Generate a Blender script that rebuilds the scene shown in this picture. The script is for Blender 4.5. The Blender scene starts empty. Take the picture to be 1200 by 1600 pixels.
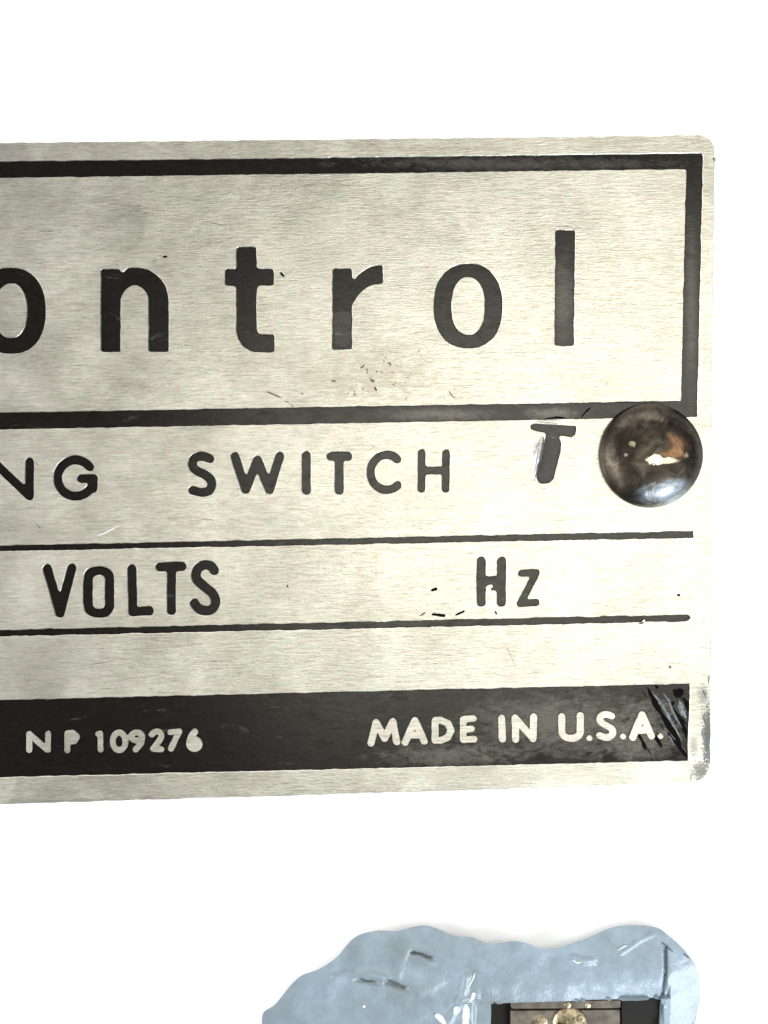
import bpy, bmesh, math, random
import numpy as np
from mathutils import Vector, Matrix, noise
from mathutils.geometry import delaunay_2d_cdt

S = bpy.context.scene
COL = S.collection
random.seed(7)
rng = np.random.default_rng(11)

# ------------------------------------------------------------------ camera
LENS, SENS = 50.0, 36.0
D = 22.2                                    # distance to the table, 1 unit = about 4 mm
YAW = math.radians(2.3)
cam = bpy.data.cameras.new('camera')
cam.sensor_fit = 'VERTICAL'; cam.sensor_height = SENS; cam.lens = LENS
cam.clip_start = 0.1; cam.clip_end = 500
co = bpy.data.objects.new('camera', cam); COL.objects.link(co)
CL = Vector((-math.sin(YAW) * D, 0, math.cos(YAW) * D))
CR = Matrix.Rotation(-YAW, 3, 'Y')
co.matrix_world = Matrix.Translation(CL) @ CR.to_4x4()
S.camera = co
S.render.resolution_x, S.render.resolution_y = 768, 1024
FP = 1600 * LENS / SENS

def P(u, v, z=0.12):
    """photo coordinate -> point on the horizontal plane z"""
    d = CR @ Vector(((u - 600) / FP, -(v - 800) / FP, -1.0))
    t = (z - CL.z) / d.z
    p = CL + d * t
    return (p.x, p.y)

# ------------------------------------------------------------------ light
w = bpy.data.worlds.new('World'); S.world = w; w.use_nodes = True
bg = w.node_tree.nodes['Background']
bg.inputs[0].default_value = (1.0, 0.97, 0.93, 1); bg.inputs[1].default_value = 0.10

def area(name, loc, target, size, power, col, size_y=None):
    l = bpy.data.lights.new(name, 'AREA'); l.energy = power; l.color = col
    l.shape = 'RECTANGLE'; l.size = size; l.size_y = size_y or size
    o = bpy.data.objects.new(name, l); COL.objects.link(o)
    o.location = loc
    o.rotation_euler = (Vector(target) - Vector(loc)).to_track_quat('-Z', 'Y').to_euler()
    return o
area('overhead_lamp', (10.6, 1.5, 30), (2, 0, 0), 17, 5150, (1.0, 0.972, 0.87), 30)
area('backdrop_fill_left', (-36, -4, 20), (0, 0, 0), 44, 23500, (1.0, 1.0, 1.0), 24)  # unseen fill light, added to keep the backdrop white
area('backdrop_fill_top', (0, 40, 18), (0, 0, 0), 50, 16000, (1.0, 0.99, 0.97), 22)  # second added fill, whitens the backdrop from the top side
area('window_lamp', (20, -24, 17), (3, -3, 0), 24, 17500, (0.86, 0.94, 1.0), 11)
S.view_settings.view_transform = 'Standard'; S.view_settings.look = 'None'
S.view_settings.exposure = 0.0; S.view_settings.gamma = 1.0

Z = 0.12                                    # height of the plate's face
# ------------------------------------------------------------------ materials
def new_mat(name):
    m = bpy.data.materials.new(name); m.use_nodes = True
    nt = m.node_tree
    return m, nt, nt.nodes['Principled BSDF']
def N(nt, t, **kw):
    n = nt.nodes.new(t)
    for k, v in kw.items(): setattr(n, k, v)
    return n
def coords(nt, scale=(1, 1, 1), rot=(0, 0, 0)):
    tc = N(nt, 'ShaderNodeNewGeometry'); mp = N(nt, 'ShaderNodeMapping')
    mp.inputs['Scale'].default_value = scale
    rt = N(nt, 'ShaderNodeMapping'); rt.inputs['Rotation'].default_value = rot      # turn first, stretch second
    nt.links.new(tc.outputs['Position'], rt.inputs['Vector']); nt.links.new(rt.outputs['Vector'], mp.inputs['Vector'])
    return mp.outputs['Vector']
def noise_n(nt, vec, scale, detail=4, rough=0.55, dist=0.0):
    n = N(nt, 'ShaderNodeTexNoise'); n.inputs['Scale'].default_value = scale
    n.inputs['Detail'].default_value = detail; n.inputs['Roughness'].default_value = rough
    n.inputs['Distortion'].default_value = dist
    nt.links.new(vec, n.inputs['Vector']); return n.outputs['Fac']
def ramp(nt, fac, stops):
    r = N(nt, 'ShaderNodeValToRGB'); e = r.color_ramp.elements
    while len(e) < len(stops): e.new(0.5)
    for i, (p, c) in enumerate(stops):
        e[i].position = p; e[i].color = (c[0], c[1], c[2], 1) if isinstance(c, tuple) else (c, c, c, 1)
    nt.links.new(fac, r.inputs['Fac']); return r.outputs['Color']
def mix(nt, mode, fac, a, b):
    m = N(nt, 'ShaderNodeMix', data_type='RGBA', blend_type=mode)
    for sock, v in ((m.inputs[0], fac), (m.inputs[6], a), (m.inputs[7], b)):
        if hasattr(v, 'links'): nt.links.new(v, sock)
        elif isinstance(v, (int, float)): sock.default_value = v
        else: sock.default_value = (*v, 1)
    return m.outputs[2]
def bump(nt, h, strength, dist, normal=None):
    b = N(nt, 'ShaderNodeBump'); b.inputs['Strength'].default_value = strength
    b.inputs['Distance'].default_value = dist
    nt.links.new(h, b.inputs['Height'])
    if normal: nt.links.new(normal, b.inputs['Normal'])
    return b.outputs['Normal']

def spot(nt, cx_, cy_, rx, ry, soft, nz, z=0.45):
    """patch of wear of the surface, ragged by noise"""
    g = N(nt, 'ShaderNodeNewGeometry'); m = N(nt, 'ShaderNodeMapping'); px, py = P(cx_, cy_, z)
    m.vector_type = 'TEXTURE'; m.inputs['Location'].default_value = (px, py, z); m.inputs['Scale'].default_value = (rx / 100, ry / 100, 5)
    nt.links.new(g.outputs['Position'], m.inputs['Vector'])
    L = N(nt, 'ShaderNodeVectorMath', operation='LENGTH'); nt.links.new(m.outputs[0], L.inputs[0])
    a_ = N(nt, 'ShaderNodeMath', operation='MULTIPLY_ADD'); nt.links.new(nz, a_.inputs[0]); a_.inputs[1].default_value = 2.4; nt.links.new(L.outputs['Value'], a_.inputs[2])
    s_ = N(nt, 'ShaderNodeMath', operation='SUBTRACT'); nt.links.new(a_.outputs[0], s_.inputs[0]); s_.inputs[1].default_value = 1.2
    return ramp(nt, s_.outputs[0], [(1 - soft, 1.0), (1.0, 0.0)])
TILT = (0, 0, math.radians(-1.2))
def metal_mat(name, base, lo):
    m, nt, b = new_mat(name)
    v1 = coords(nt, (1.5, 15, 1), TILT); v2 = coords(nt, (1, 1, 1)); v3 = coords(nt, (2.2, 7, 1), TILT)
    v4 = coords(nt, (0.35, 26, 1), TILT)
    streak = noise_n(nt, v1, 3.4, 6, 0.68, 0.12)
    cloud = noise_n(nt, v2, 0.9, 5, 0.62, 0.3)
    fine = noise_n(nt, v3, 7.0, 4, 0.7)
    hair = noise_n(nt, v4, 2.4, 3, 0.6)
    c1 = ramp(nt, cloud, [(0.32, lo), (0.66, base)])
    s1 = ramp(nt, streak, [(0.31, (0.64, 0.61, 0.57)), (0.44, (0.88, 0.87, 0.845)), (0.54, (1.0, 1.0, 1.0)), (0.7, (1.10, 1.10, 1.09))])
    c = mix(nt, 'MULTIPLY', 1.0, c1, s1)
    s2 = ramp(nt, fine, [(0.3, (0.8, 0.78, 0.76)), (0.52, (1, 1, 1))])
    c = mix(nt, 'MULTIPLY', 0.8, c, s2)
    tint = noise_n(nt, coords(nt, (1, 1.6, 1)), 5.5, 2, 0.6)
    c = mix(nt, 'MULTIPLY', 1.0, c, ramp(nt, tint, [(0.35, (1.0, 0.955, 0.95)), (0.5, (1.0, 1.0, 0.97)), (0.65, (0.95, 0.995, 0.955))]))
    s3 = ramp(nt, hair, [(0.3, 0.84), (0.6, 1.0)])
    c = mix(nt, 'MULTIPLY', 0.7, c, s3)
    for cx_, cy_, rx, ry, soft, colr, k in ((575, 588, 120, 45, .8, (0.42, 0.38, 0.30), .5), (600, 560, 40, 60, .8, (0.5, 0.46, 0.38), .35), (470, 560, 90, 60, .9, (0.55, 0.51, 0.44), .4), (500, 395, 90, 60, .9, (0.60, 0.59, 0.50), .35), (640, 760, 160, 60, .9, (0.66, 0.62, 0.55), .3), (1000, 590, 70, 30, .8, (0.68, 0.60, 0.42), .4),
            (820, 205, 150, 10, .7, (0.5, 0.47, 0.40), .5), (700, 232, 170, 6, .7, (0.5, 0.46, 0.38), .5), (60, 980, 200, 330, .9, (0.56, 0.54, 0.49), .35),
            (838, 712, 8, 42, .6, (0.40, 0.40, 0.46), .8), (826, 820, 32, 34, .4, (0.62, 0.60, 0.54), .5),  # first patch is painted shade, grey-lilac, left of the stamped T
            (1106, 1150, 11, 62, .45, (0.085, 0.085, 0.088), .9), (1099, 1085, 10, 18, .5, (0.22, 0.23, 0.24), .8), (1094, 1205, 17, 18, .5, (0.13, 0.13, 0.13), .75), (1112, 1010, 3, 190, .6, (0.3, 0.3, 0.3), .7), (1084, 1165, 8, 20, .6, (.3, .29, .28), .7),
            (800, 1236, 320, 5, .6, (0.40, 0.38, 0.33), .6), (150, 1252, 300, 5, .6, (0.42, 0.40, 0.36), .6), (820, 1212, 260, 14, .8, (.6, .57, .5), .5)):
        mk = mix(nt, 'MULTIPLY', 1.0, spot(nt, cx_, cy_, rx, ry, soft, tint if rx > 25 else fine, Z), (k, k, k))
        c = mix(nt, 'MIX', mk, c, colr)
    b.inputs['Metallic'].default_value = 1.0
    nt.links.new(c, b.inputs['Base Color'])
    r = ramp(nt, cloud, [(0.3, 0.31), (0.7, 0.38)])
    nt.links.new(r, b.inputs['Roughness'])
    n1 = bump(nt, streak, 0.25, 0.018); n2 = bump(nt, fine, 0.3, 0.01, n1)
    nt.links.new(n2, b.inputs['Normal'])
    return m
def enamel_mat(name, col, rough, worn=(0.16, 0.15, 0.13), wear=(0.60, 0.74)):
    m, nt, b = new_mat(name)
    v1 = coords(nt, (1, 3, 1)); v2 = coords(nt, (1.5, 4, 1), TILT)
    n = noise_n(nt, v1, 1.6, 6, 0.7, 0.4); f = noise_n(nt, v2, 9, 3, 0.7)
    k = ramp(nt, n, [(wear[0], 0.0), (wear[1], 1.0)])
    c = mix(nt, 'MIX', k, col, worn)
    g = noise_n(nt, coords(nt, (1.3, 2.6, 1), TILT), 3.4, 5, 0.72, 0.5)
    for cx_, cy_, rx, ry, k_ in ((880, 1130, 190, 60, .55), (700, 1180, 120, 22, .5), (1000, 1150, 80, 60, .5), (690, 648, 110, 13, .6), (860, 646, 50, 12, .7), (1080, 480, 12, 170, .35), (800, 255, 280, 14, .3), (880, 470, 22, 80, .4)):  # greyer patches on the right-hand part of the enamel
        mk = mix(nt, 'MULTIPLY', 1.0, spot(nt, cx_, cy_, rx, ry, .8, g, 0.1), (k_, k_, k_))
        c = mix(nt, 'MIX', mk, c, (0.13, 0.12, 0.10))
    c2 = ramp(nt, f, [(0.35, 0.6), (0.65, 1.3)])
    c = mix(nt, 'MULTIPLY', 0.8, c, c2)
    nt.links.new(c, b.inputs['Base Color'])
    nt.links.new(ramp(nt, g, [(0.34, rough + 0.05), (0.62, rough - 0.04)]), b.inputs['Roughness'])
    nt.links.new(ramp(nt, g, [(0.3, (0.72, 0.68, 0.62)), (0.5, (0.95, 1.0, 0.93)), (0.68, (1.0, 0.96, 0.93))]), b.inputs['Specular Tint'])
    b.inputs['Specular IOR Level'].default_value = 0.45
    nt.links.new(bump(nt, f, 0.12, 0.01, bump(nt, g, 0.10, 0.012)), b.inputs['Normal'])
    return m
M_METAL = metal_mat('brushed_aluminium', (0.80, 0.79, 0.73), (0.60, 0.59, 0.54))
M_BLACK = enamel_mat('black_enamel', (0.0045, 0.0032, 0.0028), 0.24, (0.06, 0.056, 0.05), (0.62, 0.8))
M_STAMP = enamel_mat('stamped_dark', (0.035, 0.03, 0.028), 0.5)
M_SCR, nt, b = new_mat('scratch_dark'); b.inputs['Base Color'].default_value = (0.003, 0.002, 0.002, 1); b.inputs['Roughness'].default_value = 0.8; b.inputs['Specular IOR Level'].default_value = 0.05
M_GREY, nt, b = new_mat('bruised_metal'); b.inputs['Base Color'].default_value = (0.16, 0.175, 0.185, 1); b.inputs['Metallic'].default_value = 1; b.inputs['Roughness'].default_value = 0.42
nt.links.new(bump(nt, noise_n(nt, coords(nt), 12, 3, .6), 0.6, .05), b.inputs['Normal'])
M_FLOOR, nt, b = new_mat('white_paper'); b.inputs['Base Color'].default_value = (0.93, 0.93, 0.93, 1); b.inputs['Roughness'].default_value = 0.9

# rivet: dull dark steel with brassy rubbed patches and painted highlights
M_RIV, nt, b = new_mat('rivet_steel')
v = coords(nt)
n1 = noise_n(nt, v, 3.2, 5, 0.6, 0.6); n2 = noise_n(nt, v, 1.7, 3, 0.5, 0.4); n3 = noise_n(nt, v, 9, 4, .65)
c = ramp(nt, n1, [(0.3, (0.030, 0.025, 0.020)), (0.5, (0.055, 0.046, 0.037)), (0.72, (0.11, 0.092, 0.07))])
for cx_, cy_, rx, ry, soft, colr in ((1046, 768, 52, 26, .8, (0.17, 0.185, 0.205)), (1058, 693, 24, 24, .5, (0.24, 0.14, 0.085)), (1052, 708, 26, 9, .4, (0.30, 0.17, 0.09)), (1024, 719, 13, 8, .3, (0.9, 0.8, 0.6)), (1044, 720, 15, 5, .4, (0.75, 0.66, 0.48)),  # bluish lower patch and central cream patches are highlights painted into the colour
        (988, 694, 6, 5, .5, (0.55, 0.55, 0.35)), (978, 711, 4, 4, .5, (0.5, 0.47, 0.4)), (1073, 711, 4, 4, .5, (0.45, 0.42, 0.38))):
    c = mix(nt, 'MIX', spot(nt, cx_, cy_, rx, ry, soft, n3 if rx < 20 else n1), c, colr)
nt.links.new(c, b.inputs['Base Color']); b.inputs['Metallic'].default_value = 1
nt.links.new(ramp(nt, n3, [(0.3, 0.32), (0.7, 0.44)]), b.inputs['Roughness'])
nt.links.new(bump(nt, n1, 0.3, 0.06, bump(nt, n3, .2, .02)), b.inputs['Normal'])

# blue grey paint
M_PAINT, nt, b = new_mat('blue_grey_paint')
v = coords(nt)
n1 = noise_n(nt, v, 0.8, 5, 0.6, 0.5); n2 = noise_n(nt, v, 5, 5, 0.65); n3 = noise_n(nt, v, 30, 2, .6)
c = ramp(nt, n1, [(0.35, (0.16, 0.195, 0.215)), (0.65, (0.205, 0.26, 0.308))])
c = mix(nt, 'MULTIPLY', 0.5, c, ramp(nt, n2, [(0.3, 0.75), (0.7, 1.2)]))
nt.links.new(c, b.inputs['Base Color'])
b.inputs['Roughness'].default_value = 0.33; b.inputs['Specular IOR Level'].default_value = 0.5
nt.links.new(bump(nt, n3, 0.25, 0.012, bump(nt, n2, .35, .05)), b.inputs['Normal'])
M_CHALK, nt, b = new_mat('chalky_scuff'); b.inputs['Base Color'].default_value = (0.50, 0.54, 0.56, 1); b.inputs['Roughness'].default_value = 0.7
M_CAV, nt, b = new_mat('cavity_brown')
c = ramp(nt, noise_n(nt, coords(nt), 6, 4, .6), [(0.35, (0.055, 0.045, 0.033)), (0.65, (0.12, 0.10, 0.075))])
nt.links.new(c, b.inputs['Base Color']); b.inputs['Roughness'].default_value = 0.45
M_PLASTIC, nt, b = new_mat('black_plastic'); b.inputs['Specular IOR Level'].default_value = 0.12; b.inputs['Base Color'].default_value = (0.012, 0.011, 0.010, 1); b.inputs['Roughness'].default_value = 0.6
M_BRASS, nt, b = new_mat('brass')
c = ramp(nt, noise_n(nt, coords(nt), 5, 4, .6), [(0.35, (0.10, 0.08, 0.05)), (0.62, (0.50, 0.42, 0.28))])
nt.links.new(c, b.inputs['Base Color']); b.inputs['Metallic'].default_value = 1; b.inputs['Roughness'].default_value = 0.42
nt.links.new(bump(nt, noise_n(nt, coords(nt), 9, 4, .6), 0.4, .06), b.inputs['Normal'])

# ------------------------------------------------------------------ 2-D shapes
RES = 0.5                                   # grid step in photo pixels

def disc_line(X, Y, a, b_, r0, r1=None):
    r1 = r0 if r1 is None else r1
    ax, ay = a; bx, by = b_
    dx, dy = bx - ax, by - ay; L = dx * dx + dy * dy + 1e-9
    t = np.clip(((X - ax) * dx + (Y - ay) * dy) / L, 0, 1)
    return np.hypot(X - ax - t * dx, Y - ay - t * dy) - (r0 + (r1 - r0) * t)
def in_poly(X, Y, pts):
    ins = np.zeros(X.shape, bool); n = len(pts)
    for i in range(n):
        x1, y1 = pts[i]; x2, y2 = pts[(i + 1) % n]
        if y1 == y2: continue
        c = ((y1 > Y) != (y2 > Y)) & (X < (x2 - x1) * (Y - y1) / (y2 - y1) + x1)
        ins ^= c
    return ins
def arc(cx, cy, rx, ry, a0, a1, n=28):
    """angles in degrees, 0 = right, 90 = up"""
    return [(cx + rx * math.cos(math.radians(a0 + (a1 - a0) * i / n)), cy - ry * math.sin(math.radians(a0 + (a1 - a0) * i / n))) for i in range(n + 1)]
def smooth_path(pts, n=8):
    out = []
    for i in range(len(pts) - 1):
        p0 = pts[max(i - 1, 0)]; p1 = pts[i]; p2 = pts[i + 1]; p3 = pts[min(i + 2, len(pts) - 1)]
        for k in range(n):
            t = k / n
            out.append(tuple(0.5 * ((2 * p1[j]) + (-p0[j] + p2[j]) * t + (2 * p0[j] - 5 * p1[j] + 4 * p2[j] - p3[j]) * t * t + (-p0[j] + 3 * p1[j] - 3 * p2[j] + p3[j]) * t ** 3) for j in (0, 1)))
    out.append(pts[-1]); return out

def blur(a, sig):
    k = int(3 * sig) + 1; x = np.arange(-k, k + 1); g = np.exp(-x * x / (2 * sig * sig)); g /= g.sum()
    a = np.apply_along_axis(lambda r: np.convolve(r, g)[k:-k], 1, a)
    return np.apply_along_axis(lambda r: np.convolve(r, g)[k:-k], 0, a)

def raster(strokes=(), polys=(), cuts=(), cut_polys=(), sig=1.4, wob=0.35, step=None):
    """union of strokes [(points, radius)] and polygons, softened and wobbled -> closed contours in photo pixels"""
    pts = [p for s in strokes for p in s[0]] + [p for q in polys for p in q]
    R = max([s[1] for s in strokes] + [0]) + 8
    x0 = min(p[0] for p in pts) - R; x1 = max(p[0] for p in pts) + R
    y0 = min(p[1] for p in pts) - R; y1 = max(p[1] for p in pts) + R
    xs = np.arange(x0, x1, RES); ys = np.arange(y0, y1, RES)
    X, Y = np.meshgrid(xs, ys)
    f = np.full(X.shape, 1e3)
    for p, r in strokes:
        for i in range(max(len(p) - 1, 1)):
            f = np.minimum(f, disc_line(X, Y, p[i], p[min(i + 1, len(p) - 1)], r))
    m = np.clip(0.5 - f, 0, 1)
    for q in polys: m = np.maximum(m, in_poly(X, Y, q).astype(float))
    for p, r in cuts:
        for i in range(max(len(p) - 1, 1)):
            m = np.minimum(m, np.clip(0.5 + disc_line(X, Y, p[i], p[min(i + 1, len(p) - 1)], r), 0, 1))
    for q in cut_polys: m = np.minimum(m, 1 - in_poly(X, Y, q).astype(float))
    m = blur(m, sig / RES)
    if wob:
        nz = blur(rng.standard_normal(m.shape), 3.5 / RES); nz /= nz.std() + 1e-9
        g = blur(rng.standard_normal(m.shape), 1.2 / RES); g /= g.std() + 1e-9
        m = m + (nz * 0.7 + g * 0.3) * wob * 0.16 * (m * (1 - m) * 4)
    m[0, :] = m[-1, :] = 0; m[:, 0] = m[:, -1] = 0
    return contours(m - 0.5, xs, ys, step)

def contours(F, xs, ys, step=None):
    step = step or 1.3
    H, W = F.shape
    pos = F > 0
    c = pos[:-1, :-1].astype(int) + pos[:-1, 1:] * 2 + pos[1:, 1:] * 4 + pos[1:, :-1] * 8
    jj, ii = np.nonzero((c != 0) & (c != 15))
    nxt = {}
    def ex(j, i, e):
        # edge id and point.  0 top,1 right,2 bottom,3 left
        if e == 0: a, b_ = (j, i), (j, i + 1)
        elif e == 1: a, b_ = (j, i + 1), (j + 1, i + 1)
        elif e == 2: a, b_ = (j + 1, i), (j + 1, i + 1)
        else: a, b_ = (j, i), (j + 1, i)
        return (a, b_)
    TAB = {1: [(3, 0)], 2: [(0, 1)], 3: [(3, 1)], 4: [(1, 2)], 5: [(3, 0), (1, 2)], 6: [(0, 2)], 7: [(3, 2)],
           8: [(2, 3)], 9: [(2, 0)], 10: [(0, 1), (2, 3)], 11: [(2, 1)], 12: [(1, 3)], 13: [(1, 0)], 14: [(0, 3)]}
    for j, i in zip(jj.tolist(), ii.tolist()):
        for a, b_ in TAB[int(c[j, i])]:
            nxt[ex(j, i, a)] = ex(j, i, b_)
    def pt(e):
        (j0, i0), (j1, i1) = e
        f0, f1 = F[j0, i0], F[j1, i1]; t = f0 / (f0 - f1)
        return (xs[i0] + (xs[i1] - xs[i0]) * t, ys[j0] + (ys[j1] - ys[j0]) * t)
    loops = []
    while nxt:
        s = next(iter(nxt)); e = s; L = []
        while e in nxt:
            L.append(pt(e)); e = nxt.pop(e)
        if len(L) < 8: continue
        out = [L[0]]
        for p in L[1:]:
            if math.hypot(p[0] - out[-1][0], p[1] - out[-1][1]) >= step: out.append(p)
        if math.hypot(out[0][0] - out[-1][0], out[0][1] - out[-1][1]) < step * 0.6: out.pop()
        if len(out) >= 6: loops.append(out)
    return loops

def area2(L): return sum(L[i][0] * L[(i + 1) % len(L)][1] - L[(i + 1) % len(L)][0] * L[i][1] for i in range(len(L)))
def outset(L, d):
    """move a loop by d along its outward normal, per loop orientation-independent (d>0 grows the enclosed area)"""
    s = 1 if area2(L) > 0 else -1; n = len(L); out = []
    for i in range(n):
        a = L[i - 1]; c = L[(i + 1) % n]
        dx, dy = c[0] - a[0], c[1] - a[1]; l = math.hypot(dx, dy) + 1e-9
        out.append((L[i][0] + s * dy / l * d, L[i][1] - s * dx / l * d))
    return out
def to_world(L, z): return [P(u, v, z) for u, v in L]

def fill(loops, extra=()):
    """even-odd triangulation of world-space 2-D loops"""
    vs, es = [], []
    for L in loops:
        b0 = len(vs); vs += [Vector(p) for p in L]
        es += [(b0 + i, b0 + (i + 1) % len(L)) for i in range(len(L))]
    vs += [Vector(p) for p in extra]
    r = delaunay_2d_cdt(vs, es, [], 0, 1e-7)
    V, F = r[0], r[2]
    cen = np.array([[sum(V[i].x for i in f) / 3, sum(V[i].y for i in f) / 3] for f in F])
    ins = np.zeros(len(F), bool)
    for L in loops:
        A = np.array(L); B = np.roll(A, -1, 0)
        mn, mx = A.min(0), A.max(0)
        sel = np.nonzero((cen[:, 0] >= mn[0]) & (cen[:, 0] <= mx[0]) & (cen[:, 1] >= mn[1]) & (cen[:, 1] <= mx[1]))[0]
        for k0 in range(0, len(sel), 2000):
            s = sel[k0:k0 + 2000]; cx = cen[s, 0][:, None]; cy = cen[s, 1][:, None]
            cond = (A[None, :, 1] > cy) != (B[None, :, 1] > cy)
            with np.errstate(divide='ignore', invalid='ignore'):
                xi = (B[None, :, 0] - A[None, :, 0]) * (cy - A[None, :, 1]) / (B[None, :, 1] - A[None, :, 1]) + A[None, :, 0]
            ins[s] ^= ((cond & (cx < xi)).sum(1) % 2).astype(bool)
    return V, [f for f, k in zip(F, ins) if k]

class MB:
    def __init__(s): s.v = []; s.f = []; s.smooth = False
    def add(s, v, f):
        b0 = len(s.v); s.v += v; s.f += [tuple(b0 + i for i in q) for q in f]
    def ring(s, rings, closed=True):
        """rings: list of loops of 3-D points, same length"""
        n = len(rings[0]); b0 = len(s.v)
        for r in rings: s.v += r
        for k in range(len(rings) - 1):
            for i in range(n if closed else n - 1):
                j = (i + 1) % n
                s.f.append((b0 + k * n + i, b0 + k * n + j, b0 + (k + 1) * n + j, b0 + (k + 1) * n + i))
    def build(s, name, mat, parent=None, smooth=False, label=None):
        me = bpy.data.meshes.new(name); me.from_pydata(s.v, [], s.f); me.validate()
        bm = bmesh.new(); bm.from_mesh(me)
        bmesh.ops.remove_doubles(bm, verts=bm.verts, dist=1e-5)
        bmesh.ops.recalc_face_normals(bm, faces=bm.faces)
        bm.to_mesh(me); bm.free()
        me.materials.append(mat)
        if smooth:
            for p in me.polygons: p.use_smooth = True
        o = bpy.data.objects.new(name, me); COL.objects.link(o)
        if parent is not None:
            o.parent = parent; o.matrix_parent_inverse = parent.matrix_basis.inverted()
        if label: o['label'] = label
        return o

DEPTH = 0.026; BEV = 0.007
def prism(loops, ztop, zbot, bev=0.0, grow=0.0):
    """closed solid under even-odd loops (photo pixels), optional bevelled rim (px = unit/100)"""
    mb = MB()
    inner = [outset(L, grow) for L in loops]
    inner_w = [to_world(L, Z) for L in inner]
    V, F = fill(inner_w)
    mb.add([(p.x, p.y, ztop) for p in V], F)
    mb.add([(p.x, p.y, zbot) for p in V], F)
    for L in inner_w:
        mb.ring([[(x, y, ztop) for x, y in L], [(x, y, zbot) for x, y in L]])
    return mb

# ------------------------------------------------------------------ glyphs, photo pixels
def jit(L, a=0.5, every=6.0):
    """densify a polygon and roughen its edges a little"""
    out = []; n = len(L)
    for i in range(n):
        x0, y0 = L[i]; x1, y1 = L[(i + 1) % n]; l = math.hypot(x1 - x0, y1 - y0); m = max(1, int(l / every))
        nx, ny = -(y1 - y0) / (l + 1e-9), (x1 - x0) / (l + 1e-9)
        for k in range(m):
            t = k / m; x = x0 + (x1 - x0) * t; y = y0 + (y1 - y0) * t
            d = 0 if k == 0 else a * (noise.noise(Vector((x * 0.045, y * 0.045, 3.1))) * 1.3 + noise.noise(Vector((x * 0.2, y * 0.2, 1.7))) * 0.8)
            out.append((x + nx * d, y + ny * d))
    return out
def round_corners(L, r, n=6):
    out = []; m = len(L)
    for i in range(m):
        p = L[i]; rr = r[i] if isinstance(r, (list, tuple)) else r
        if rr <= 0: out.append(p); continue
        a = L[i - 1]; c = L[(i + 1) % m]
        da = math.hypot(a[0] - p[0], a[1] - p[1]); dc = math.hypot(c[0] - p[0], c[1] - p[1])
        q0 = (p[0] + (a[0] - p[0]) * rr / da, p[1] + (a[1] - p[1]) * rr / da)
        q1 = (p[0] + (c[0] - p[0]) * rr / dc, p[1] + (c[1] - p[1]) * rr / dc)
        for k in range(n + 1):
            t = k / n
            out.append(tuple((1 - t) ** 2 * q0[j] + 2 * t * (1 - t) * p[j] + t * t * q1[j] for j in (0, 1)))
    return out
def box(x0, y0, x1, y1, skew=0): return [(x0 + skew, y0), (x1 + skew, y0), (x1, y1), (x0, y1)]
def sup(cx, cy, rx, ry, e=2.25, n=72):
    out = []
    for i in range(n):
        a = 2 * math.pi * i / n; c, s = math.cos(a), math.sin(a)
        out.append((cx + rx * math.copysign(abs(c) ** (2 / e), c), cy + ry * math.copysign(abs(s) ** (2 / e), s)))
    return out

BIG = dict(sig=2.6, wob=0.35)
def big_o(cx, cy, rx, ry, ix, iy): return raster(polys=[sup(cx, cy, rx, ry)], cut_polys=[sup(cx, cy, ix, iy)], sig=1.6, wob=0.35)
glyphs = []                                  # (loops, text, kind)
glyphs.append((big_o(17, 485.5, 55.5, 68, 24.5, 42), 'large letter o cut off by the left side'))
glyphs.append((raster(polys=[box(157, 420, 190, 551)] , strokes=[], sig=2.4, wob=.3), None))
glyphs.pop()
arch = arc(212, 470, 52.5, 53, 138, 0) + [(264.5, 551), (231.5, 551)] + arc(210.5, 470, 21, 23.5, 0, 180) + [(189.5, 490), (175, 490), (175, 440)]
glyphs.append((raster(polys=[box(157, 420, 189.5, 551), arch], cut_polys=[[(189.8, 415), (197, 415), (191, 431)]], **BIG), 'large letter n'))
foot = arc(404, 516, 35, 35.5, 180, 270) + [(430, 551.5), (430, 522), (408, 522)] + arc(409, 515, 7, 7, 270, 180) + [(402, 500), (369, 500)]
glyphs.append((raster(polys=[box(369, 385, 402, 520), box(351, 420, 429, 447), foot], **BIG), 'large letter t'))
arm = smooth_path([(545, 452), (556, 433), (571, 420), (586, 414), (599, 414)]) + [(600, 444)] + smooth_path([(590, 445), (575, 449), (562, 459), (552, 474), (550, 490)]) + [(530, 490), (530, 452)]
glyphs.append((raster(polys=[box(519, 419, 551, 547), arm], **BIG), 'large letter r with a worn lower stem'))
glyphs.append((big_o(731.5, 478, 54.5, 67, 25.5, 44.5), 'large letter o between r and l'))
glyphs.append((raster(polys=[[(867.5, 359), (899.5, 359), (897.5, 541.5), (866, 541.5)]], **BIG), 'large letter l'))

# small routed capitals, second row
def st(*lines, r=7.7, **kw): return raster(strokes=[(l, r) for l in lines], **{**dict(sig=1.2, wob=0.45), **kw})
glyphs.append((st([(-10, 778), (-10, 722), (46, 775), (46, 722)]), 'capital N at the left side'))
glyphs.append((st(arc(118, 747, 28, 28.5, 38, 325), [(145, 763), (146, 748), (127, 748)]), 'capital G'))
glyphs.append((st(smooth_path([(328, 717), (317, 713), (304, 716), (301, 727), (308, 736), (322, 743), (331, 753), (328, 765), (316, 769.5), (301, 766)])), 'first S of the second row'))
glyphs.append((st([(367, 713), (384, 765), (402, 719), (421, 765), (437, 713)]), 'capital W'))
glyphs.append((st([(478.5, 712), (478.5, 766)]), 'capital I of the second row'))
glyphs.append((st([(517, 713), (543, 713)], [(530, 713), (530, 766)]), 'capital T of the second row'))
glyphs.append((st(arc(604, 738, 25, 27.5, 48, 312), r=7.0), 'capital C'))
glyphs.append((st([(659, 708), (658.5, 764)], [(697, 708), (696.5, 764)], [(659, 735.5), (697, 735)], r=6.7), 'capital H of the second row'))
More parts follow.
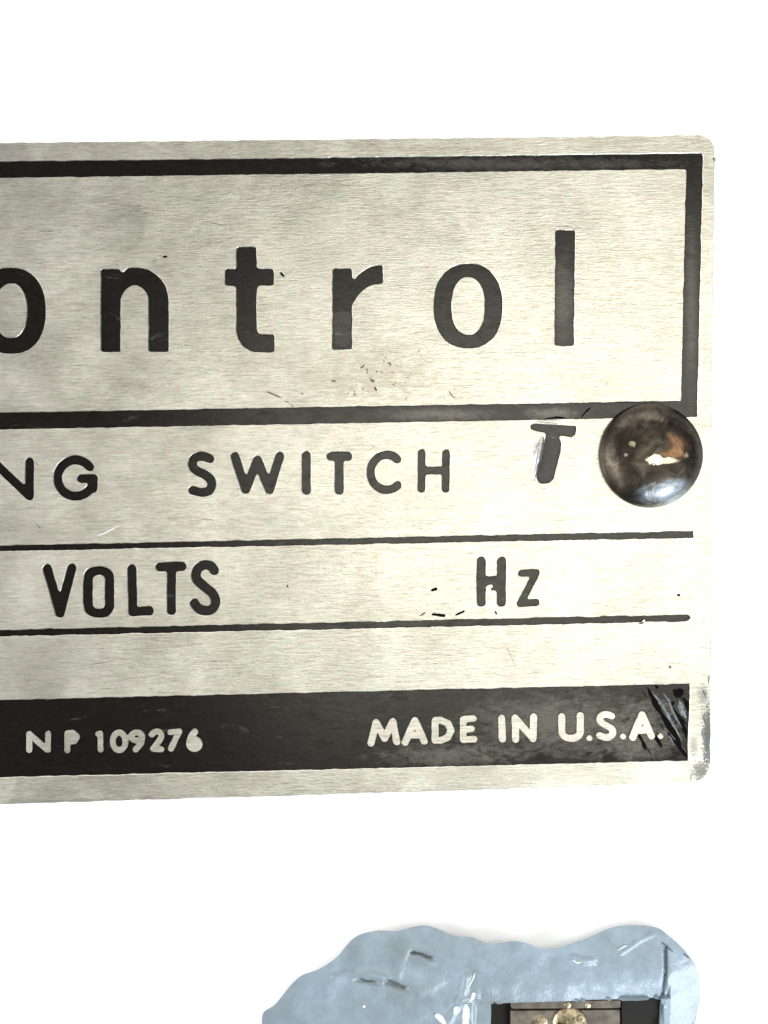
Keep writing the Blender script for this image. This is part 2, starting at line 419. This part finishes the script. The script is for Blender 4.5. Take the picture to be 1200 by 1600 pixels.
# third row, narrow capitals
glyphs.append((st([(74, 889), (93.5, 958), (112, 888)], r=8.2), 'capital V'))
glyphs.append((raster(polys=[round_corners(box(129, 884, 179.5, 966), 24)], cut_polys=[round_corners(box(146, 899, 163, 951), 8)], sig=1.3, wob=.45), 'capital O'))
glyphs.append((st([(206, 889), (207.5, 956), (233, 954.5)], r=8.0), 'capital L'))
glyphs.append((st([(250, 886), (284, 885)], [(268, 888), (267.5, 954)], r=8.0), 'capital T of the third row'))
glyphs.append((st(smooth_path([(335, 891), (328, 884), (315, 884), (307, 893), (308, 906), (321, 918), (334, 930), (336, 945), (326, 954), (312, 952), (304, 943)]), r=8.2), 'last S of the third row'))
glyphs.append((raster(strokes=[([(752, 877), (752, 941)], 7.8), ([(784, 877), (783.5, 941)], 7.8), ([(753, 908), (783, 907)], 7.8), ([(755, 917), (783, 917)], 6)],
                      cuts=[([(762, 918), (768, 916)], 2.6), ([(764, 922), (763, 930)], 3.2)], cut_polys=[], sig=1.2, wob=.5), 'capital H with a chipped crossbar'))
glyphs.append((raster(strokes=[([(815, 896), (838, 895)], 6.2), ([(836, 899), (815, 940)], 6.2), ([(813, 943), (838, 941.5)], 6.2)], sig=1.2, wob=.45), 'small z beside the H'))
stampT = [(829, 663), (835, 661), (870, 663), (900, 665), (902, 669), (900, 679), (894, 684), (874, 681), (878, 692), (877, 705), (871, 728), (866, 748), (858, 756), (849, 757), (841, 754), (838, 746), (842, 722), (848, 700), (852, 684), (853, 677), (836, 674), (829, 671)]
stamp = raster(polys=[stampT], sig=1.5, wob=.3)

# raised metal letters in the band
lo = []
def mt(txt, *lines, r=3.9, **kw): lo.append((raster(strokes=[(l, r) for l in lines], **{**dict(sig=0.8, wob=0.6, step=1.0), **kw}), txt))
mt('raised N of the part number', [(45.5, 1172), (45.5, 1147), (73, 1171)], [(75, 1171.5), (75, 1146.5)], [(69, 1166), (74, 1171)], r=4.2)
mt('raised P of the part number', [(105, 1172.5), (105.5, 1146), (114, 1145.5), (120, 1151), (116, 1158), (107, 1160)], [(108, 1152), (117, 1152)], r=4.4)
mt('raised digit one', [(157, 1171.5), (156.5, 1146), (153, 1147)], r=3.9)
z0 = sup(186, 1158.5, 9.8, 13.6, 2.1, 30)
nine = raster(strokes=[(z0 + [z0[0]], 4.2), (arc(213.5, 1151, 8.5, 6.3, 0, 360), 4.2), ([(222, 1152), (220, 1162), (212, 1171)], 4.2), ([(196, 1152), (205, 1151)], 3)], sig=0.8, wob=.6, step=1.0)
lo.append((nine, 'raised digits zero and nine run together'))
mt('raised digit two', smooth_path([(237, 1148), (242, 1143.5), (249, 1144), (252, 1150), (247, 1160), (239, 1170)]) + [(252, 1171)], r=4.2)
mt('raised digit seven', [(266, 1144.5), (280, 1143), (273, 1157), (267, 1170)], r=4.1)
mt('raised digit six', arc(303.5, 1163, 8, 7, 0, 360), smooth_path([(296, 1161), (299, 1151), (304.5, 1143.5)]), [(300, 1163), (306, 1163)], r=4.6)
mt('raised M', [(580, 1161), (588, 1129), (601, 1154), (614, 1127.5), (620, 1159)], r=5.2)
mt('first raised A', [(633, 1160), (648.5, 1126), (663, 1158)], [(641, 1149), (657, 1148.5)], r=5.2)
mt('raised D', [(680, 1157), (680, 1126), (689, 1125.5), (700, 1130), (705, 1141), (700, 1152), (690, 1156.5), (680, 1157)], r=5.0)
mt('raised E', [(740, 1123), (724, 1124), (724, 1156), (741, 1155)], [(724, 1140), (737, 1139)], r=4.7)
mt('raised I', [(784, 1122), (785, 1155)], r=5.2)
mt('second raised N', [(806, 1155.5), (805, 1122), (833, 1154.5), (834, 1120.5)], r=5.2)
mt('raised U', [(878, 1120), (878, 1143)] + arc(892.5, 1143, 14.5, 11, 180, 360) + [(907, 1118)], r=5.2)
mt('raised full stop after U', [(921, 1153.5), (921.3, 1153.5)], r=4.2)
mt('raised S', smooth_path([(956, 1119), (948, 1116.5), (939, 1119), (938, 1127), (946, 1133), (956, 1139), (957, 1148), (948, 1152.5), (937, 1149.5)]), r=4.9)
mt('raised full stop after S', [(973.5, 1151), (973.8, 1151)], r=4.2)
mt('second raised A', [(989, 1152), (1003.5, 1117), (1018, 1150)], [(997, 1141), (1011, 1140.5)], r=5.2)
mt('last raised full stop', [(1032, 1150.5), (1032.3, 1150.5)], r=4.0)

# bars
XL = -700
def ly(x, a, b_): return a + (b_ - a) * x / 1100.0     # straight line, y at x=0 and x=1100
outer = [(XL, ly(XL, 251.5, 238.3)), (1099.5, 238.5), (1090, 652), (XL, ly(XL, 672, 652))]
innr = [(XL + 30, ly(XL, 278.5, 264.5)), (1072, 265), (1064, 626), (XL + 30, ly(XL, 643.5, 624.5))]
frame_out = jit(round_corners(outer, [6, 7, 3, 6]), 0.7)
frame_in = jit(round_corners(innr, 3), 0.7)
rule1 = jit(round_corners([(XL, ly(XL, 852, 828.6)), (1084, 829), (1085, 841), (XL, ly(XL, 862, 840.6))], [0, 3, 3, 0]), 0.9, 5)
rule2 = jit(round_corners([(XL, ly(XL, 984, 959)), (1074, 959.5), (1081, 965), (1074, 971.5), (XL, ly(XL, 995.5, 971))], [0, 3, 3, 3, 0]), 1.1, 5)
band = jit(round_corners([(XL, ly(XL, 1093.5, 1067.2)), (1078.5, 1067.5), (1076, 1189.5), (XL, ly(XL, 1215.5, 1189))], [0, 2, 2, 0]), 0.9)
plate_out = jit(round_corners([(XL - 60, ly(XL - 60, 222.5, 210.5)), (1117, 210.5), (1112.5, 600), (1110, 1224), (XL - 60, ly(XL - 60, 1257, 1225))], [30, 30, 0, 38, 30], 12), 0.9)

# chips through to dark metal, photo pixels: (polyline, radius)
chips = [([(676, 922), (681, 920.5)], 2.6), ([(657, 962), (664, 957)], 1.8), ([(677, 960.5), (694, 962)], 2.4), ([(713, 961), (719, 958), (724, 955.5)], 2.5),
         ([(774, 956), (776, 959)], 2.3), ([(1060, 929.5), (1062, 930)], 2.2), ([(999, 974.5), (1004, 973.5), (1006, 970)], 1.8),
         ([(416, 612), (432, 618), (440, 622)], 1.2), ([(446, 626), (458, 635)], 1.1), ([(470, 614), (474, 616)], 1.3), ([(518, 595), (524, 596)], 1.5),
         ([(580, 594), (584, 596)], 1.9), ([(586, 605), (588, 609)], 1.8), ([(564, 575), (568, 571)], 1.2), ([(600, 563), (601, 566)], 1.2), ([(607, 567), (611, 570)], 1.3),
         ([(701, 610), (708, 620), (712, 622)], 1.2), ([(439, 426), (443, 431)], 2.0), ([(255, 401), (260, 401)], 1.8), ([(619, 571), (622, 570)], 1.2),
         ([(596, 580), (598, 583)], 1.3), ([(1046, 1041), (1048, 1043)], 2.2), ([(1115, 246), (1116, 250)], 1.6), ([(992, 820), (1000, 823)], 1.0),
         ([(55, 722), (60, 727)], 1.5), ([(449, 915), (450, 917)], 1.4), ([(1014, 850), (1016, 850)], 1.0)]
pr = random.Random(5)
for _ in range(34):
    u, v = pr.gauss(585, 42), pr.gauss(592, 20)
    if v < 560 and 515 < u < 555 or v > 628: continue
    a = pr.uniform(-.9, .9); l = pr.uniform(1, 4)
    chips.append(([(u, v), (u + l * math.cos(a), v + l * math.sin(a))], pr.uniform(.55, 1.15)))
chip_loops = [raster(strokes=[(p, r)], sig=0.7, wob=1.5, step=0.8) for p, r in chips]
chip_loops = [c for c in chip_loops if c]

# ------------------------------------------------------------------ setting
mb = MB(); mb.add([(-120, -120, 0), (120, -120, 0), (120, 120, 0), (-120, 120, 0)], [(0, 1, 2, 3)])
fl = mb.build('white_backdrop', M_FLOOR); fl['kind'] = 'structure'

# ------------------------------------------------------------------ nameplate
plate_root = bpy.data.objects.new('nameplate', None); COL.objects.link(plate_root)
cx, cy = P(300, 730, 0); plate_root.location = (cx, cy, 0)
bpy.context.view_layer.update()
plate_root['label'] = 'brushed aluminium nameplate with black lettering, black border and one round rivet at its right end'
plate_root['category'] = 'nameplate'

holes = [frame_out, rule1, rule2, band]
islands = [frame_in]
for g, _ in glyphs: holes += g
holes += stamp
for c in chip_loops: holes += c
mb = MB()
loops = [plate_out] + holes + islands
top = [outset(plate_out, -0.8)] + holes + islands
V, F = fill([to_world(L, Z) for L in top])
mb.add([(p.x, p.y, Z) for p in V], F)
# recess walls with a small rolled edge
def wall(L, grows):
    """grows: +1 when dark region is inside the loop"""
    r = []
    for d, z in ((0, Z), (0.25, Z - 0.002), (0.7, Z - BEV), (0.9, Z - DEPTH - 0.01)):
        q = outset(L, -d * grows)
        r.append([(*P(u, v, Z), z) for u, v in q])
    mb.ring(r)
def is_hole_loop(L, group):
    # counters inside a glyph are metal islands
    x, y = L[0]
    for G in group:
        if G is L: continue
        if in_poly(np.array([[x]]), np.array([[y]]), G)[0, 0]: return False
    return True
wall(frame_out, 1); wall(frame_in, -1); wall(rule1, 1); wall(rule2, 1); wall(band, 1)
for g in [g for g, _ in glyphs] + [stamp] + chip_loops:
    for L in g: wall(L, 1 if is_hole_loop(L, g) else -1)
r = []
for d, z in ((-0.8, Z), (-0.25, Z - 0.002), (0, Z - 0.01), (0, 0.004)):
    r.append([(*P(u, v, Z), z) for u, v in outset(plate_out, d)])
mb.ring(r)
mb.add([(*P(u, v, Z), 0.004) for u, v in plate_out], [tuple(range(len(plate_out)))])
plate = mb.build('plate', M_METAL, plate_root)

ZB = 0.05
def enamel(name, loops, mat, parent, label=None, grow=1.0, depth=DEPTH):
    L2 = []
    for L in loops: L2.append(outset(L, grow if is_hole_loop(L, loops) else -grow))
    m = MB(); sg = [1 if is_hole_loop(L, loops) else -1 for L in loops]; mw = 2.6 if depth == DEPTH else 0.8
    I2 = [outset(L, -mw * k) for L, k in zip(L2, sg)]; I1 = [outset(L, -mw * 0.55 * k) for L, k in zip(L2, sg)]
    V, F = fill([to_world(L, Z) for L in I2]); m.add([(p.x, p.y, Z - depth) for p in V], F)
    V, F = fill([to_world(L, Z) for L in L2]); m.add([(p.x, p.y, ZB) for p in V], F)
    for a_, b_, c_ in zip(I2, I1, L2):
        m.ring([[(*P(u, v, Z), z) for u, v in q] for q, z in ((a_, Z - depth), (b_, Z - depth + 0.0035), (c_, Z - depth + 0.013), (c_, ZB))])
    return m.build(name, mat, parent, label=label)
enamel('border_frame', [frame_out, frame_in], M_BLACK, plate_root, 'black enamel border around the large lettering')
enamel('rule_line', [rule1], M_BLACK, plate_root, 'upper thin black rule, ending below the rivet')
enamel('rule_line', [rule2], M_BLACK, plate_root, 'lower thin black rule under the third row')
for g, t in glyphs: enamel('letter', g, M_BLACK, plate_root, 'black ' + t)
enamel('letter', stamp, M_STAMP, plate_root, 'hand stamped crooked T left of the rivet', depth=0.03)
M_BROWN, nt, b = new_mat('brown_pit'); b.inputs['Base Color'].default_value = (0.10, 0.075, 0.05, 1); b.inputs['Roughness'].default_value = 0.6
for c in chip_loops: enamel('chip', c, M_BROWN if 540 < c[0][0][1] < 650 or c[0][0][1] > 1000 else M_SCR, plate_root, grow=0.8, depth=0.012)

bandL = enamel('text_band', [band], M_BLACK, plate_root, 'black band with raised metal lettering along the bottom')
for g, t in lo:
    m = MB()
    V, F = fill([to_world(L, Z) for L in g])
    m.add([(p.x, p.y, Z) for p in V], F)
    for L in g:
        s = 1 if is_hole_loop(L, g) else -1
        m.ring([[(*P(u, v, Z), z) for u, v in outset(L, d * s)] for d, z in ((0, Z), (0.3, Z - 0.003), (0.7, Z - DEPTH - 0.004))])
    m.build('letter', M_METAL, bandL, label=t)

rub = raster(polys=[[(523, 490), (534, 484), (547, 487), (547.5, 538), (540, 541), (523, 539)]], sig=2.2, wob=1.6)
M_RUB = enamel_mat('rubbed_enamel', (0.028, 0.025, 0.02), 0.34)
prism(rub, Z - DEPTH + 0.003, Z - DEPTH - 0.01).build('rubbed_patch', M_RUB, plate_root, label='paler rubbed patch on the lower stem of the r')
# raised burr thrown up beside the crooked T
def ridge(name, path, wid, hgt, mat, parent, z0=Z, taper=True, label=None, n=8, power=0.5):
    path = smooth_path(path, 6); m = MB(); rings = []
    for i, (u, v) in enumerate(path):
        a = path[max(i - 1, 0)]; c = path[min(i + 1, len(path) - 1)]
        dx, dy = c[0] - a[0], c[1] - a[1]; l = math.hypot(dx, dy) + 1e-9; nx, ny = -dy / l, dx / l
        t = i / (len(path) - 1); k = math.sin(math.pi * min(max(t, .04), .96)) ** power if taper else 1
        k *= 1 + (0.25 if power < 0.6 else 0.7) * noise.noise(Vector((u * .12, v * .12, wid)))
        rg = []
        for j in range(n + 1):
            s = -1 + 2 * j / n
            rg.append((*P(u + nx * s * wid * k, v + ny * s * wid * k, Z), z0 - 0.004 + hgt * k * (1 - s * s)))
        rings.append(rg)
    m.ring(rings, closed=False)
    return m.build(name, mat, parent, smooth=True, label=label)
ridge('burr', [(848, 682), (843, 700), (838, 722), (833, 750)], 7.0, 0.06, M_METAL, plate_root)

ridge('burr', [(838, 658.5), (868, 659.5), (898, 661.5)], 2.6, 0.03, M_METAL, plate_root)
# gouges in the corner: dark cuts, pale scrapes
for p, wd in (([(1012, 1074), (1024, 1098), (1034, 1116)], 4.2), ([(1031, 1110), (1044, 1132), (1058, 1158), (1076, 1187)], 6.0), ([(998, 1148), (1005, 1160), (1009, 1173)], 3.4),
              ([(1022, 1146), (1029, 1158), (1035, 1168)], 2.8), ([(1024, 1070), (1029, 1076)], 2.8), ([(1068, 1090), (1077, 1106), (1079, 1122)], 4.2),
              ([(1049, 1103), (1058, 1116), (1070, 1140), (1075, 1158)], 3.2), ([(1077, 1120), (1078, 1145), (1077, 1172)], 2.4), ([(852, 654), (870, 652), (884, 653)], 1.6), ([(908, 653), (916, 643), (924, 636)], 1.6)):
    ridge('gouge', p, wd, 0.006, M_SCR, plate_root, z0=Z - DEPTH + 0.007, power=0.8)
for p, wd in (([(1052, 1078), (1060, 1083), (1068, 1078)], 7.5), ([(1052, 1096), (1050, 1104)], 4.5)):
    ridge('gouge', p, wd, 0.005, M_SCR, plate_root, z0=Z - DEPTH + 0.007, power=0.8)
for p, wd, mt_ in (([(1018, 1080), (1034, 1100), (1050, 1128), (1066, 1158)], 2.6, M_GREY), ([(1062, 1094), (1067, 1112), (1073, 1122)], 4.2, M_GREY), ([(1045, 1090), (1052, 1112), (1068, 1140)], 2.2, M_GREY)):
    ridge('scrape', p, wd, 0.008, mt_, plate_root, z0=Z - DEPTH + 0.007, power=0.8)
for p, wd in (([(1097, 1076), (1101, 1084), (1106, 1092)], 2.4), ([(1108, 1052), (1107, 1064), (1108, 1076)], 1.6), ([(1104, 1108), (1100, 1122), (1106, 1134)], 3.2), ([(1096, 1138), (1099, 1150), (1104, 1164)], 4.2),
              ([(1108, 1150), (1107, 1172), (1104, 1188)], 2.6), ([(1098, 1172), (1102, 1182), (1101, 1196)], 3.0), ([(1079, 1206), (1080, 1214), (1078, 1219)], 2.2)):
    ridge('scrape', p, wd, 0.007, M_GREY, plate_root, z0=Z, power=0.8)
for _ in range(16):                           # fine diagonal scratches in the corner
    u, v = pr.uniform(985, 1068), pr.uniform(1074, 1165); l = pr.uniform(10, 34); a = pr.uniform(.85, 1.2)
    l = min(l, (1186 - v) / math.sin(a), (1075 - u) / math.cos(a))
    ridge('gouge' if pr.random() < .5 else 'scrape', [(u, v), (u + l * .5 * math.cos(a) + pr.uniform(-1, 1), v + l * .5 * math.sin(a)), (u + l * math.cos(a), v + l * math.sin(a))], pr.uniform(.7, 1.5), 0.006, M_SCR if _ % 2 else M_GREY, plate_root, z0=Z - DEPTH + 0.008, power=.8)
for _ in range(22):                           # hairline scratches over the face
    u, v = pr.uniform(20, 1040), pr.choice((pr.uniform(290, 370), pr.uniform(565, 620), pr.uniform(790, 820), pr.uniform(1010, 1060))); l = pr.uniform(14, 60); a = pr.choice((pr.uniform(-.15, .15), pr.uniform(-1, 1)))
    if v < 380 or abs(math.sin(a)) * l < 12:
        ridge('hairline_scratch', [(u, v), (u + l * .5 * math.cos(a), v + l * .5 * math.sin(a) + pr.uniform(-2, 2)), (u + l * math.cos(a), v + l * math.sin(a))], pr.uniform(.5, .9), 0.008, M_GREY if _ % 3 else M_METAL, plate_root, z0=Z + .001, power=.8)
for p, wd in (([(150, 838), (166, 832), (184, 822)], 1.5), ([(520, 620), (560, 619), (600, 617)], 1.0), ([(790, 1010), (797, 1022), (805, 1040)], 1.2)):
    ridge('scrape', p, wd, 0.012, M_CHALK if wd > 1.4 else M_METAL, plate_root, z0=Z)

# rivet head
def rivet(cu, cv, rad, h):
    m = MB(); n = 96; K = 34; rings = []
    for k in range(K + 1):
        a = math.pi / 2 * k / K
        rr = rad * math.sin(a) if k else 0.004; zz = h * math.cos(a)
        rg = []
        for i in range(n):
            th = 2 * math.pi * i / n
            x = cu + rr * math.cos(th); y = cv - rr * math.sin(th)
            q = Vector((x * .03, y * .03, 5)); d = 0.020 * noise.noise(q) + 0.008 * noise.noise(q * 3)
            e = 1 + 0.006 * math.sin(3 * th + 1) + 0.004 * noise.noise(Vector((math.cos(th) * 2, math.sin(th) * 2, 8)))
            rg.append((*P(cu + (x - cu) * e, cv + (y - cv) * e, Z + zz * .6), Z + zz + d * math.cos(a)))
        rings.append(rg)
    rings.append([(x, y, Z - 0.03) for x, y, z in rings[-1]])
    m.ring(rings); m.f.append(tuple(range(n)))
    return m.build('rivet', M_RIV, plate_root, smooth=True, label='domed dark steel rivet head with brassy rubbed spots and painted highlights')
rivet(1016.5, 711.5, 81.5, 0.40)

# ------------------------------------------------------------------ painted housing piece
hr = bpy.data.objects.new('housing_fragment', None); COL.objects.link(hr)
hx, hy = P(760, 1600, 0); hr.location = (hx, hy, 0); bpy.context.view_layer.update()
hr['label'] = 'blue grey painted housing with wavy outline and dark window, below the nameplate'
hr['category'] = 'housing'
HZ = 0.30
outl = smooth_path([(409, 1600), (412, 1583), (430, 1570), (450, 1545), (470, 1525), (497, 1515), (525, 1497), (548, 1471), (566, 1460), (592, 1455), (620, 1456), (645, 1450), (668, 1448), (688, 1454),
        (713, 1464), (738, 1466), (768, 1476), (788, 1473), (806, 1471), (822, 1474), (845, 1483), (865, 1484), (890, 1476), (920, 1466), (950, 1453), (980, 1447), (1005, 1448), (1030, 1452),
        (1048, 1465), (1066, 1481), (1081, 1498), (1092, 1516), (1099, 1540), (1101, 1560), (1098, 1585), (1092, 1615), (1070, 1650), (1020, 1690), (900, 1715), (700, 1712), (520, 1700), (430, 1655), (409, 1600)], 8)[:-1]
win = jit(round_corners([(768, 1570), (1036, 1562.5), (1030, 1668), (768, 1672)], [5, 3, 5, 5]), 0.7, 5)
def seg_d(p, a, b_):
    dx, dy = b_[0] - a[0], b_[1] - a[1]; t = max(0, min(1, ((p[0] - a[0]) * dx + (p[1] - a[1]) * dy) / (dx * dx + dy * dy)))
    return math.hypot(p[0] - a[0] - t * dx, p[1] - a[1] - t * dy)
def path_d(p, path): return min(seg_d(p, path[i], path[i + 1]) for i in range(len(path) - 1))
flap = smooth_path([(622, 1522), (626, 1500), (635, 1488), (655, 1491), (674, 1500)], 4)
dents = [([(560, 1531), (575, 1534), (588, 1535)], 5, -0.07), ([(606, 1535), (620, 1541), (632, 1545)], 5, -0.10), ([(645, 1489), (660, 1491), (675, 1498)], 4, -0.10), ([(522, 1528), (545, 1522), (580, 1523), (606, 1529)], 6, 0.05),
         ([(1041, 1482), (1041, 1520), (1038, 1562), (1035, 1600)], 2.6, -0.12), ([(655, 1550), (690, 1535)], 7, 0.03), ([(895, 1495), (910, 1502), (925, 1500)], 5, .05), ([(970, 1490), (1000, 1470), (1020, 1460)], 4, .03),
         ([(730, 1525), (722, 1560), (700, 1600)], 5, .05), ([(700, 1570), (735, 1560)], 4, .04)]
def hz(u, v):
    z = HZ + 0.015 * noise.noise(Vector((u * .012, v * .012, 0))) + 0.016 * noise.noise(Vector((u * .04, v * .04, 2)))
    if u > 1041: z -= 0.0018 * (u - 1041) + 0.0016 * max(0, min(v - 1526 + 0.4 * (u - 1041), 110)) * min(1, (u - 1036) / 14)
    z -= 0.05 * max(0, min(1, (1520 - v) / 70)) ** 1.5           # top rolls away
    z -= 2.2e-6 * max(0, v - 1465) ** 2
    if 739 < u < 775 and v > 1567: z -= 0.05 * min(1, (v - 1567) / 5) * min(1, (u - 739) / 5)
    d = path_d((u, v), flap); z += 0.03 * math.exp(-(d / 9) ** 2)
    for p, wd, h in dents:
        d = path_d((u, v), p)
        if d < wd * 3: z += 0.8 * h * math.exp(-(d / wd) ** 2)
    if 750 < u < 1050 and v > 1530:                              # rolled lip over the window
        e = (1570 - 7.5 * (u - 768) / 268) - v
        if e > 0: z -= 0.08 * math.exp(-(e / 17) ** 2) * (0.35 + 0.65 * max(0, min(1, (u - 800) / 200)))
    return z
pts = []
inside = lambda L, u, v: bool(in_poly(np.array([[u]]), np.array([[v]]), L)[0, 0])
U, Vv = np.meshgrid(np.arange(405, 1105, 2.7), np.arange(1445, 1718, 2.7))
U = U + rng.uniform(-.3, .3, U.shape); Vv = Vv + rng.uniform(-.3, .3, U.shape)
Us, Vs = U.ravel(), Vv.ravel()
mask = in_poly(Us, Vs, outset(outl, -1.8)) & ~in_poly(Us, Vs, outset(win, 1.5))
ip = [(float(a), float(b_)) for a, b_ in zip(Us[mask], Vs[mask])]
VV, FF = fill([[(x, -y) for x, y in outl], [(x, -y) for x, y in win]], [(x, -y) for x, y in ip])
mb = MB()
mb.add([(*P(p.x, -p.y, HZ), hz(p.x, -p.y)) for p in VV], FF)
top3 = [(*P(u, v, HZ), hz(u, v)) for u, v in outl]
mb.ring([top3, [(*P(u, v, 0.24), max(0.02, z - 0.06)) for (u, v), (x, y, z) in zip(outset(outl, -5), top3)], [(*P(u, v, 0.004), 0.004) for u, v in outset(outl, -24)]])
w3 = [(*P(u, v, HZ), hz(u, v)) for u, v in win]
mb.ring([w3, [(x, y, 0.03) for x, y, z in w3]])
casing = mb.build('casing', M_PAINT, hr, smooth=True)
casing.data.set_sharp_from_angle(angle=math.radians(38))
# inside the window
def slab(name, pts_, z0, z1, mat, label=None):
    m = MB(); W3 = [P(u, v, HZ) for u, v in round_corners(pts_, 3)]; n = len(W3)
    m.ring([[(x, y, z0) for x, y in W3], [(x, y, z1 - .01) for x, y in W3]])
    c0 = (sum(a for a, _ in W3) / n, sum(b_ for _, b_ in W3) / n)
    m.ring([[(x, y, z1 - .01) for x, y in W3], [(c0[0] + (x - c0[0]) * .985, c0[1] + (y - c0[1]) * .985, z1) for x, y in W3]])
    b0 = len(m.v); m.f.append(tuple(range(b0 - n, b0))); m.f.append(tuple(range(n)))
    return m.build(name, mat, hr, label=label)
slab('recess_floor', [(764, 1558), (1040, 1556), (1036, 1676), (764, 1676)], 0.02, 0.05, M_PLASTIC)
slab('terminal_strip', [(800, 1569), (972, 1567), (972, 1579), (800, 1580)], 0.055, 0.19, M_CAV)
slab('terminal_plate', [(800, 1584.5), (972, 1583), (972, 1668), (800, 1668)], 0.055, 0.15, M_CAV, 'brown terminal plate behind the screw')
slab('insulator_block', [(974, 1560), (1038, 1559), (1034, 1664), (976, 1664)], 0.055, 0.14, M_PLASTIC, 'black insulating block at the right of the window')
def dome(name, cu, cv, rad, z0, h, mat, label=None, parent=hr):
    m = MB(); n = 48; rings = []
    for k in range(11):
        a = math.pi / 2 * k / 10
        rr = rad * max(math.sin(a), .03); rings.append([(*P(cu + rr * math.cos(t * 2 * math.pi / n), cv - rr * math.sin(t * 2 * math.pi / n), HZ), z0 + h * math.cos(a)) for t in range(n)])
    rings.append([(x, y, z0 - .03) for x, y, z in rings[-1]])
    m.ring(rings); m.f.append(tuple(range(n)))
    return m.build(name, mat, parent, smooth=True, label=label)
sc = dome('screw', 893, 1606, 28, 0.15, 0.08, M_BRASS, 'brass terminal screw in the window')
sl = slab('slot', [(872, 1601), (916, 1607), (915, 1612), (871, 1606)], 0.20, 0.232, M_PLASTIC); sl.parent = sc; sl.matrix_parent_inverse = Matrix.Identity(4)
dome('contact_bead', 889, 1574, 6, 0.185, 0.03, M_BRASS)
dome('contact_bead', 921, 1575, 4.5, 0.185, 0.02, M_BRASS)
dome('contact_bead', 845, 1603, 13, 0.145, 0.02, M_BRASS)
# pale scuffs left of the window; dark streaks along the dents and crease
M_DENT, nt, b = new_mat('dark_grey_mark'); b.inputs['Base Color'].default_value = (0.075, 0.085, 0.085, 1); b.inputs['Roughness'].default_value = 0.6
for p, wd, mt_ in (([(680, 1586), (688, 1592), (697, 1603)], 4.5, 0), ([(716, 1572), (713, 1578), (711, 1586)], 4.5, 0), ([(741, 1551), (739, 1558), (734, 1566)], 3.6, 0), ([(728, 1569), (728.5, 1585), (727, 1612)], 5.5, 0),
        ([(742, 1520), (738, 1532), (727, 1546)], 1.6, 0), ([(567, 1572), (569, 1573), (571, 1572)], 2.4, 0), ([(894, 1499), (902, 1504), (908, 1502)], 1.8, 0), ([(966, 1486), (975, 1480), (981, 1478)], 1.4, 0), ([(926, 1502), (930, 1508), (933, 1506)], 1.3, 0),
        ([(606, 1534), (616, 1538), (634, 1546)], 3.0, 1), ([(642, 1490), (658, 1492), (673, 1498)], 2.6, 1), ([(562, 1531), (573, 1535), (586, 1535)], 2.0, 1), ([(1041, 1482), (1040, 1500), (1041, 1522), (1039, 1550)], 1.5, 1), ([(1034, 1473), (1043, 1480), (1052, 1488)], 1.4, 1), ([(1070, 1492), (1079, 1500)], 1.6, 1)):
    m = MB(); path = smooth_path(p, 6); rings = []
    for i, (u, v) in enumerate(path):
        a = path[max(i - 1, 0)]; c = path[min(i + 1, len(path) - 1)]; dx, dy = c[0] - a[0], c[1] - a[1]; l = math.hypot(dx, dy) + 1e-9
        t = i / (len(path) - 1); k = math.sin(math.pi * min(max(t, .05), .95)) ** .5 * (1 + .4 * noise.noise(Vector((u * .2, v * .2, 0))))
        rings.append([(*P(u - dy / l * s * wd * k, v + dx / l * s * wd * k, HZ), hz(u - dy / l * s * wd * k, v + dx / l * s * wd * k) + .004 + .012 * (1 - s * s)) for s in (-1, -.5, 0, .5, 1)])
    m.ring(rings, closed=False); m.build('dark_streak' if mt_ else 'scuff', M_DENT if mt_ else M_CHALK, hr, smooth=True)
